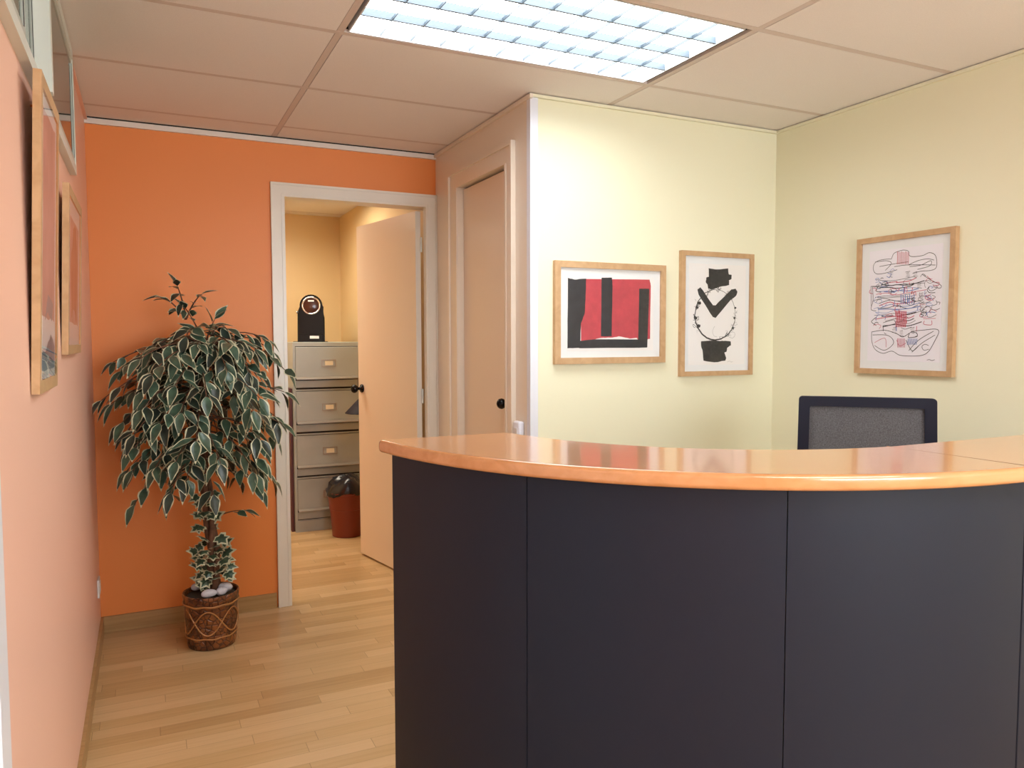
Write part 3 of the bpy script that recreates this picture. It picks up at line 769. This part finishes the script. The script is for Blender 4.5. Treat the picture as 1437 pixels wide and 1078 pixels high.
# ------------------------------------------------------------------ filing cabinet in the back room
cx0, cx1, cy0, cy1, ch = 1.147, 1.625, 5.487, 6.10, 1.347
t = thing('filing_cabinet', 'tall grey-beige four-drawer steel filing cabinet in the back room', 'filing cabinet', ((cx0 + cx1) / 2, (cy0 + cy1) / 2, 0))
obj('body', bbox(cx0, cx1, cy0 + .012, cy1, 0, ch, .003), M['cabinet'], t)
bm = bmesh.new(); box(bm, cx0 + .014, cx1 - .014, cy0 + .010, cy0 + .0125, .085, 1.318)
obj('drawer_gap_shade', bm, M['painted_gap_shade'], t)  # near-black plate painting the shadow lines between the drawers
bm = bmesh.new(); box(bm, cx0, cx0 + .016, cy0, cy0 + .0125, 0, ch - .003); box(bm, cx1 - .016, cx1, cy0, cy0 + .0125, 0, ch - .003)
for z0_, z1_ in ((0, .078), (.380, .390), (.690, .700), (1.003, 1.013), (1.317, ch - .003)): box(bm, cx0 + .016, cx1 - .016, cy0, cy0 + .0125, z0_, z1_)
obj('face_frame', bm, M['cabinet'], t)
zz = [1.312, .999, .686, .376]
for k, zt in enumerate(zz):
    zb = zt - .212
    d = obj('drawer', bbox(cx0 + .018, cx1 - .018, cy0 - .006, cy0 + .013, zb, zt, .003), M['cabinet'], t)
    bm = bmesh.new()
    prism(bm, [(cx0 + .02, cy0 - .006, zb + .002), (cx0 + .02, cy0 - .030, zb - .010), (cx0 + .02, cy0 - .030, zb - .016), (cx0 + .02, cy0 + .012, zb - .010), (cx0 + .02, cy0 + .012, zb + .002)], (cx1 - cx0 - .04, 0, 0))
    obj('pull_strip', bm, M['steel'], d)
    obj('lower_strip', bbox(cx0 + .018, cx1 - .018, cy0 + .004, cy0 + .013, zb - .074, zb - .024, .002), M['cabinet'], d)
    lx, lz = 1.395, zt - .115
    bm = bmesh.new()
    a, b_ = .052, .027
    box(bm, lx - a, lx + a, cy0 - .009, cy0 - .006, lz - b_, lz - b_ + .007); box(bm, lx - a, lx + a, cy0 - .009, cy0 - .006, lz + b_ - .007, lz + b_)
    box(bm, lx - a, lx - a + .007, cy0 - .009, cy0 - .006, lz - b_ + .007, lz + b_ - .007); box(bm, lx + a - .007, lx + a, cy0 - .009, cy0 - .006, lz - b_ + .007, lz + b_ - .007)
    obj('label_holder', bm, M['steel'], d)
    bm = bmesh.new(); box(bm, lx - .026, lx + .03, cy0 - .0078, cy0 - .006, lz - .016, lz + .016)
    obj('label_card', bm, M['card'], d)

# coffee machine on the cabinet
mx0, mx1, my0, my1, mz = 1.232, 1.424, 5.60, 5.90, ch
t = thing('coffee_machine', 'black capsule coffee machine with round chrome-ringed front on top of the filing cabinet', 'coffee machine', ((mx0 + mx1) / 2, 5.75, mz))
hcx, hcz, hr = 1.330, mz + .262, .080
ol = [(mx0, mz), (mx1, mz), (mx1, mz + .175), (mx1 - .006, mz + .20), (hcx + .086, mz + .222)]
ol += [(hcx + hr * math.cos(R(a)), hcz + hr * math.sin(R(a))) for a in range(-6, 187, 12)] + [(hcx - .083, mz + .222), (mx0 + .003, mz + .20)]
bm = bmesh.new(); prism(bm, [(x, my0 + .03, z) for x, z in ol], (0, my1 - my0 - .03, 0))
bmesh.ops.bevel(bm, geom=[e for e in bm.edges if abs(e.verts[0].co.y - e.verts[1].co.y) < 1e-6], offset=.008, segments=3, affect='EDGES')
obj('body', bm, M['black_plastic'], t, smooth=True, angle=40)
obj('drip_drawer', bbox(mx0 + .004, mx1 - .004, my0, my0 + .032, mz, mz + .058, .004), M['black_plastic'], t)
bm = bmesh.new(); tube(bm, [(hcx + .060 * math.cos(R(10 * k)), my0 + .028, hcz + .060 * math.sin(R(10 * k))) for k in range(36)], .0068, 10, closed=True)
obj('chrome_ring', bm, M['chrome'], t, smooth=True)
obj('round_window', xcyl(Vector((hcx, my0 + .036, hcz)), (0, -1, 0), [(.054, 0), (.054, .006), (.045, .009), (.001, .011)], 36), M['brown_window'], t, smooth=True, angle=40)
obj('white_plate', bbox(hcx - .021, hcx + .021, my0 + .020, my0 + .0262, hcz + .028, hcz + .039, .001), M['socket'], t)  # small white plate across the upper part of the round window
obj('front_plate', bbox(1.318, 1.382, my0 - .003, my0 + .001, mz + .024, mz + .044, .001), M['socket'], t)
obj('side_lever', xcyl(Vector((mx0 + .006, 5.66, mz + .215)), (-1, 0, 0), [(.009, 0), (.009, .012), (.001, .014)], 16), M['chrome'], t, smooth=True)
obj('foot_plate', bbox(mx0 - .03, mx1 + .02, my0 - .01, my1 + .01, mz - .0005, mz + .004, .001), M['black_plastic'], t)

t.rotation_euler = (0, 0, R(-11))

# waste bin
wx, wy = 1.462, 5.275
t = thing('waste_bin', 'red-brown plastic waste bin lined with a black bag in front of the filing cabinet', 'bin', (wx, wy, 0))
bm = bmesh.new(); lathe(bm, [(.098, 0), (.102, .004), (.117, .19), (.120, .192), (.121, .20), (.131, .300), (.136, .302), (.136, .312), (.130, .312), (.122, .26), (.100, .01)], wx, wy, 48, cap1=True)
obj('bin_body', bm, M['bin'], t, smooth=True, angle=35)
rb = random.Random(5); bm = bmesh.new(); seg = 40; rings = []
for (r, z) in ((.137, .295), (.139, .312), (.130, .332), (.118, .36), (.098, .388), (.072, .402), (.045, .412), (.015, .416)):
    rings.append([bm.verts.new((wx + (r + rb.uniform(-.005, .005)) * math.cos(2 * PI * k / seg), wy + (r + rb.uniform(-.005, .005)) * math.sin(2 * PI * k / seg), z + rb.uniform(-.008, .008) + .012 * math.sin(3 * 2 * PI * k / seg))) for k in range(seg)])
for i in range(len(rings) - 1):
    for k in range(seg): bm.faces.new((rings[i][k], rings[i][(k + 1) % seg], rings[i + 1][(k + 1) % seg], rings[i + 1][k]))
bm.faces.new(rings[-1])
obj('bin_bag', bm, M['bag'], t, smooth=True)

# dark conical shade behind the door: only its left rim shows
lx_, ly_ = 1.531, 5.05
t = thing('wall_lamp', 'dark plum conical lamp shade peeping out past the edge of the open door', 'lamp', (BX1, ly_, 1.02))
bm = bmesh.new(); lathe(bm, [(.123, .872), (.120, .871), (.034, .962), (.012, .968), (.012, .972), (.036, .966), (.123, .875)], lx_, ly_, 48, cap0=False, cap1=False)
obj('lamp_shade', bm, M['shelf'], t, smooth=True, angle=40)
bm = bmesh.new(); tube(bm, [(lx_, ly_, .965), (lx_, ly_, 1.02), (lx_ + .03, ly_, 1.05), (BX1 - .012, ly_, 1.05)], .008, 10)
obj('arm', bm, M['shelf'], t, smooth=True)
obj('wall_plate', xcyl(Vector((BX1, ly_, 1.05)), (-1, 0, 0), [(.04, 0), (.04, .01), (.03, .014), (.001, .014)], 24), M['shelf'], t, smooth=True, angle=40)
# maroon board standing beside the cabinet
o = tag(obj('storage_board', bbox(1.126, 1.144, 5.52, 6.20, 0, 1.02, .002), M['maroon']), 'dark maroon board standing on edge against the left side of the filing cabinet', 'board')

# ------------------------------------------------------------------ artificial ficus in a basket pot
px_, py_ = .456, 3.632
plant = thing('potted_ficus', 'artificial variegated ficus tree in a brown glazed basket pot in the orange corner', 'plant', (px_, py_, 0))
bm = bmesh.new()
lathe(bm, [(.094, 0), (.101, .004), (.104, .02), (.108, .10), (.112, .20), (.118, .222), (.120, .235), (.117, .242), (.111, .240), (.108, .215), (.10, .20)], px_, py_, 64)
pot = obj('pot', bm, M['pot'], plant, smooth=True, angle=50)
bm = bmesh.new()
for ph in (0, PI):
    tube(bm, [(px_ + (.1105 + .002 * math.cos(3 * a)) * math.cos(a), py_ + (.1105 + .002 * math.cos(3 * a)) * math.sin(a), .125 + .052 * math.sin(3 * a + ph + .6)) for a in [2 * PI * k / 120 for k in range(120)]], .0033, 7, closed=True)
for z, r in ((.054, .107), (.196, .1125), (.200, .1165)):
    tube(bm, [(px_ + r * math.cos(a), py_ + r * math.sin(a), z + .002 * math.sin(9 * a)) for a in [2 * PI * k / 72 for k in range(72)]], .0035, 7, closed=True)
obj('rope_trim', bm, M['cord'], pot, smooth=True)
bm = bmesh.new(); lathe(bm, [(.109, .222), (.09, .226), (.05, .228), (.01, .229)], px_, py_, 40)
obj('moss', bm, M['soil'], plant, smooth=True)

rf = random.Random(23)
bm = bmesh.new()
def trunk_pt(z, k=0):
    a = (z - .2) * 9 + k * 2.1; r = .016 if z < 1.0 else .016 * max(.2, (1.45 - z) / .45)
    return Vector((px_ - .004 + .02 * math.sin(z * 5) + r * math.cos(a), py_ + r * math.sin(a), z))
for k in range(3):
    zs = [.2 + i * .045 for i in range(27)]
    tube(bm, [trunk_pt(z, k) for z in zs], [.0155 * (1 - .62 * (z - .2) / 1.25) for z in zs], 9)
obj('trunk', bm, M['bark'], plant, smooth=True)

XMIN, YMAX = .018, YO - .022
def clampv(v):
    return Vector((max(v.x, XMIN), min(v.y, YMAX), v.z))
def leaf(bm, base, d, up, L, W, rr, droop=.18):
    d = d.normalized(); s = d.cross(up)
    if s.length < .05: s = d.cross(Vector((1, .3, 0)))
    s.normalize(); n = s.cross(d).normalized()
    mi_ = 2 if rr.random() < .3 else 0
    rows = []; prof = ((0, .03), (.12, .58), (.30, 1.0), (.48, .96), (.70, .58), (.87, .22), (1, .012))
    for t_, w_ in prof:
        c = base + d * (L * t_) - n * (L * droop * t_ * t_); hw = W * w_ / 2; fi = rr.uniform(.66, .90)
        up1 = n * (hw * .30)
        rows.append([bm.verts.new(clampv(q)) for q in (c - s * hw + up1, c - s * hw * fi + up1 * fi, c, c + s * hw * rr.uniform(.66, .90) + up1 * fi, c + s * hw + up1)])
    for i in range(len(rows) - 1):
        for j in range(4):
            f = bm.faces.new((rows[i][j], rows[i][j + 1], rows[i + 1][j + 1], rows[i + 1][j]))
            f.material_index = 1 if j in (0, 3) or i == len(rows) - 2 else mi_
            f.smooth = True
def bez(a, b, c, t_): return a * (1 - t_) ** 2 + b * (2 * t_ * (1 - t_)) + c * t_ * t_
lb = bmesh.new(); tb = bmesh.new()
def rad(z):
    pts = ((.60, .24), (.70, .32), (.85, .36), (1.0, .40), (1.12, .39), (1.25, .36), (1.34, .28), (1.40, .15))
    for (z0_, r0), (z1_, r1) in zip(pts, pts[1:]):
        if z <= z1_: return r0 + (r1 - r0) * (z - z0_) / (z1_ - z0_)
    return .1
def shoot(st, end, lift, nl, L=.098, first=.25):
    ctl = (st + end) * .5 + Vector((0, 0, lift))
    tube(tb, [clampv(bez(st, ctl, end, k / 8)) for k in range(9)], [.0042 - .0003 * k for k in range(9)], 5)
    for k in range(nl):
        t_ = first + (1 - first) * (k + .5) / nl; p_ = bez(st, ctl, end, t_)
        tan = (bez(st, ctl, end, min(1, t_ + .05)) - bez(st, ctl, end, t_ - .05)).normalized()
        side = tan.cross(Vector((0, 0, 1))); side = side.normalized() if side.length > .05 else Vector((1, 0, 0))
        sg = 1 if k % 2 else -1
        d = tan * rf.uniform(.25, .7) + side * (sg * rf.uniform(.35, .8)) + Vector((rf.uniform(-.2, .2), rf.uniform(-.2, .2), rf.uniform(-.72, .12)))
        d.normalize(); pet = p_ + d * .012
        upv = Vector((rf.uniform(-.5, .5), rf.uniform(-.5, .5) - .4, 1))
        leaf(lb, pet, d, upv, L * rf.uniform(.78, 1.18), L * rf.uniform(.39, .49), rf, rf.uniform(.05, .35))
    leaf(lb, end, (end - ctl).normalized() + Vector((0, 0, -.25)), Vector((0, -.3, 1)), L, L * .44, rf)
NB = 98
for k in range(NB):
    ph = k * 2.39996 + rf.uniform(-.25, .25); q = (k + .5) / NB
    ze = .66 + .72 * (q ** .85) + rf.uniform(-.04, .04)
    rr_ = rad(ze) * rf.uniform(.62, 1.04)
    end = Vector((px_ - .02 + rr_ * math.cos(ph), py_ + .86 * rr_ * math.sin(ph), ze))
    zst = min(1.32, max(.82, ze + rf.uniform(.02, .22)))
    shoot(trunk_pt(zst, k % 3), end, rf.uniform(.05, .16), rf.randint(6, 8))
# leading shoot at the top and a low twig on the right
st = trunk_pt(1.34, 0)
top = Vector((px_ - .075, py_ - .02, 1.50))
shoot(st, top, .02, 5, .075, .35)
shoot(top - Vector((.0, 0, .03)), Vector((px_ - .105, py_ - .02, 1.595)), .02, 7, .07, .1)
shoot(top - Vector((.0, 0, .05)), Vector((px_ - .175, py_ - .03, 1.545)), .04, 6, .07, .15)
shoot(top - Vector((.0, 0, .05)), Vector((px_ - .01, py_ - .03, 1.56)), .03, 4, .07, .2)
shoot(st, Vector((px_ + .04, py_ - .04, 1.45)), .02, 5, .085, .3)
shoot(st, Vector((px_ + .27, py_ + .0, 1.36)), .09, 8, .08, .3)
shoot(st, Vector((px_ - .36, py_ - .02, 1.27)), .07, 8, .075, .3)
shoot(trunk_pt(.55, 0), Vector((px_ + .15, py_ - .03, .595)), .03, 3, .075, .55)
obj('branches', tb, M['bark'], plant, smooth=True)
obj('foliage', lb, [M['leaf'], M['leaf_edge'], M['leaf_dark']], plant)

def ivy_leaf(bm, base, d, up, S, rr):
    d = d.normalized(); s = d.cross(up)
    if s.length < .05: s = d.cross(Vector((1, .2, 0)))
    s.normalize(); n = s.cross(d).normalized()
    shp = [(0, .0), (.28, -.08), (.55, .10), (.38, .30), (.56, .55), (.25, .60), (0, 1.0), (-.25, .60), (-.56, .55), (-.38, .30), (-.55, .10), (-.28, -.08)]
    def pt(a, b, f): return clampv(base + s * (a * f * S) + d * ((.28 + (b - .28) * f) * S) - n * (S * .25 * a * a * f))
    o_ = [bm.verts.new(pt(a, b, 1)) for a, b in shp]; i_ = [bm.verts.new(pt(a, b, rr.uniform(.62, .8)) + n * .001) for a, b in shp]
    c = bm.verts.new(pt(0, .28, 0) + n * .004)
    for k in range(12):
        q = (k + 1) % 12
        f = bm.faces.new((o_[k], o_[q], i_[q], i_[k])); f.material_index = 1
        f = bm.faces.new((i_[k], i_[q], c)); f.material_index = 0
bm = bmesh.new()
for k in range(64):
    z = .25 + .30 * (k / 64) ** 1.1 if k < 46 else rf.uniform(.48, .68)
    a = k * 2.4; r = (.085 - .12 * (z - .245)) if z < .5 else .03
    if z < .31 and -2.3 < math.atan2(math.sin(a), math.cos(a)) < .6: continue
    c = trunk_pt(z) + Vector((math.cos(a), math.sin(a), 0)) * (r * rf.uniform(.35, .95))
    d = Vector((math.cos(a) * .7, math.sin(a) * .7 - .25, rf.uniform(-.7, .35)))
    if z < .29: d.z = rf.uniform(0, .35)
    ivy_leaf(bm, c, d, Vector((rf.uniform(-.3, .3), -.6, .8)), rf.uniform(.048, .070), rf)
obj('ivy_leaves', bm, [M['ivy'], M['leaf_edge']], plant)

# pale stones lying in the pot
def stone_mesh(seed):
    b = bmesh.new(); bmesh.ops.create_icosphere(b, subdivisions=3, radius=1)
    rs = random.Random(seed); A = [Vector((rs.uniform(-1, 1), rs.uniform(-1, 1), rs.uniform(-1, 1))) for _ in range(5)]
    for v in b.verts:
        v.co *= 1 + .06 * sum(math.sin(3 * v.co.dot(a)) for a in A) / 2
    for f in b.faces: f.smooth = True
    me = bpy.data.meshes.new('stone'); b.to_mesh(me); b.free(); me.materials.append(M['pebble']); return me
sm1 = stone_mesh(3)
for (dx, dy, s, rz, lab) in ((-.012, -.078, (.034, .022, .018), .2, 'pale grey stone at the front rim of the basket pot'),
                             (.060, -.030, (.031, .023, .022), -.5, 'largest pale stone on the right side of the basket pot'),
                             (.040, -.068, (.026, .020, .018), .6, 'small marbled stone between the front and right stones in the pot'),
                             (-.058, .050, (.022, .018, .016), .1, 'pale stone at the back of the pot behind the ivy')):
    o = bpy.data.objects.new('stone', sm1); C.objects.link(o)
    o.location = (px_ + dx, py_ + dy, .233 + s[2] * 1.06); o.scale = s; o.rotation_euler = (0, 0, rz)
    tag(o, lab, 'stone', 'pale stones in the plant pot')

# ------------------------------------------------------------------ world, camera, view
w = bpy.data.worlds.new('World'); scene.world = w; w.use_nodes = True
w.node_tree.nodes['Background'].inputs['Color'].default_value = (.75, .78, .8, 1)
w.node_tree.nodes['Background'].inputs['Strength'].default_value = .35

cam = bpy.data.cameras.new('Camera'); co = bpy.data.objects.new('Camera', cam); C.objects.link(co)
fwd = Vector((.43085363, .90057758, -.05766438)); rgt = Vector((.90202253, -.43168353, -.0021648)); up = rgt.cross(fwd)
co.matrix_world = Matrix(((rgt.x, up.x, -fwd.x, .218), (rgt.y, up.y, -fwd.y, 0), (rgt.z, up.z, -fwd.z, 1.36), (0, 0, 0, 1)))
cam.sensor_width = 36; cam.sensor_fit = 'HORIZONTAL'; cam.lens = 1075.435 / 1437 * 36; cam.clip_start = .02
scene.camera = co
vs = scene.view_settings
vs.view_transform = 'Standard'; vs.look = 'None'; vs.exposure = .62; vs.gamma = 1; vs.use_curve_mapping = False
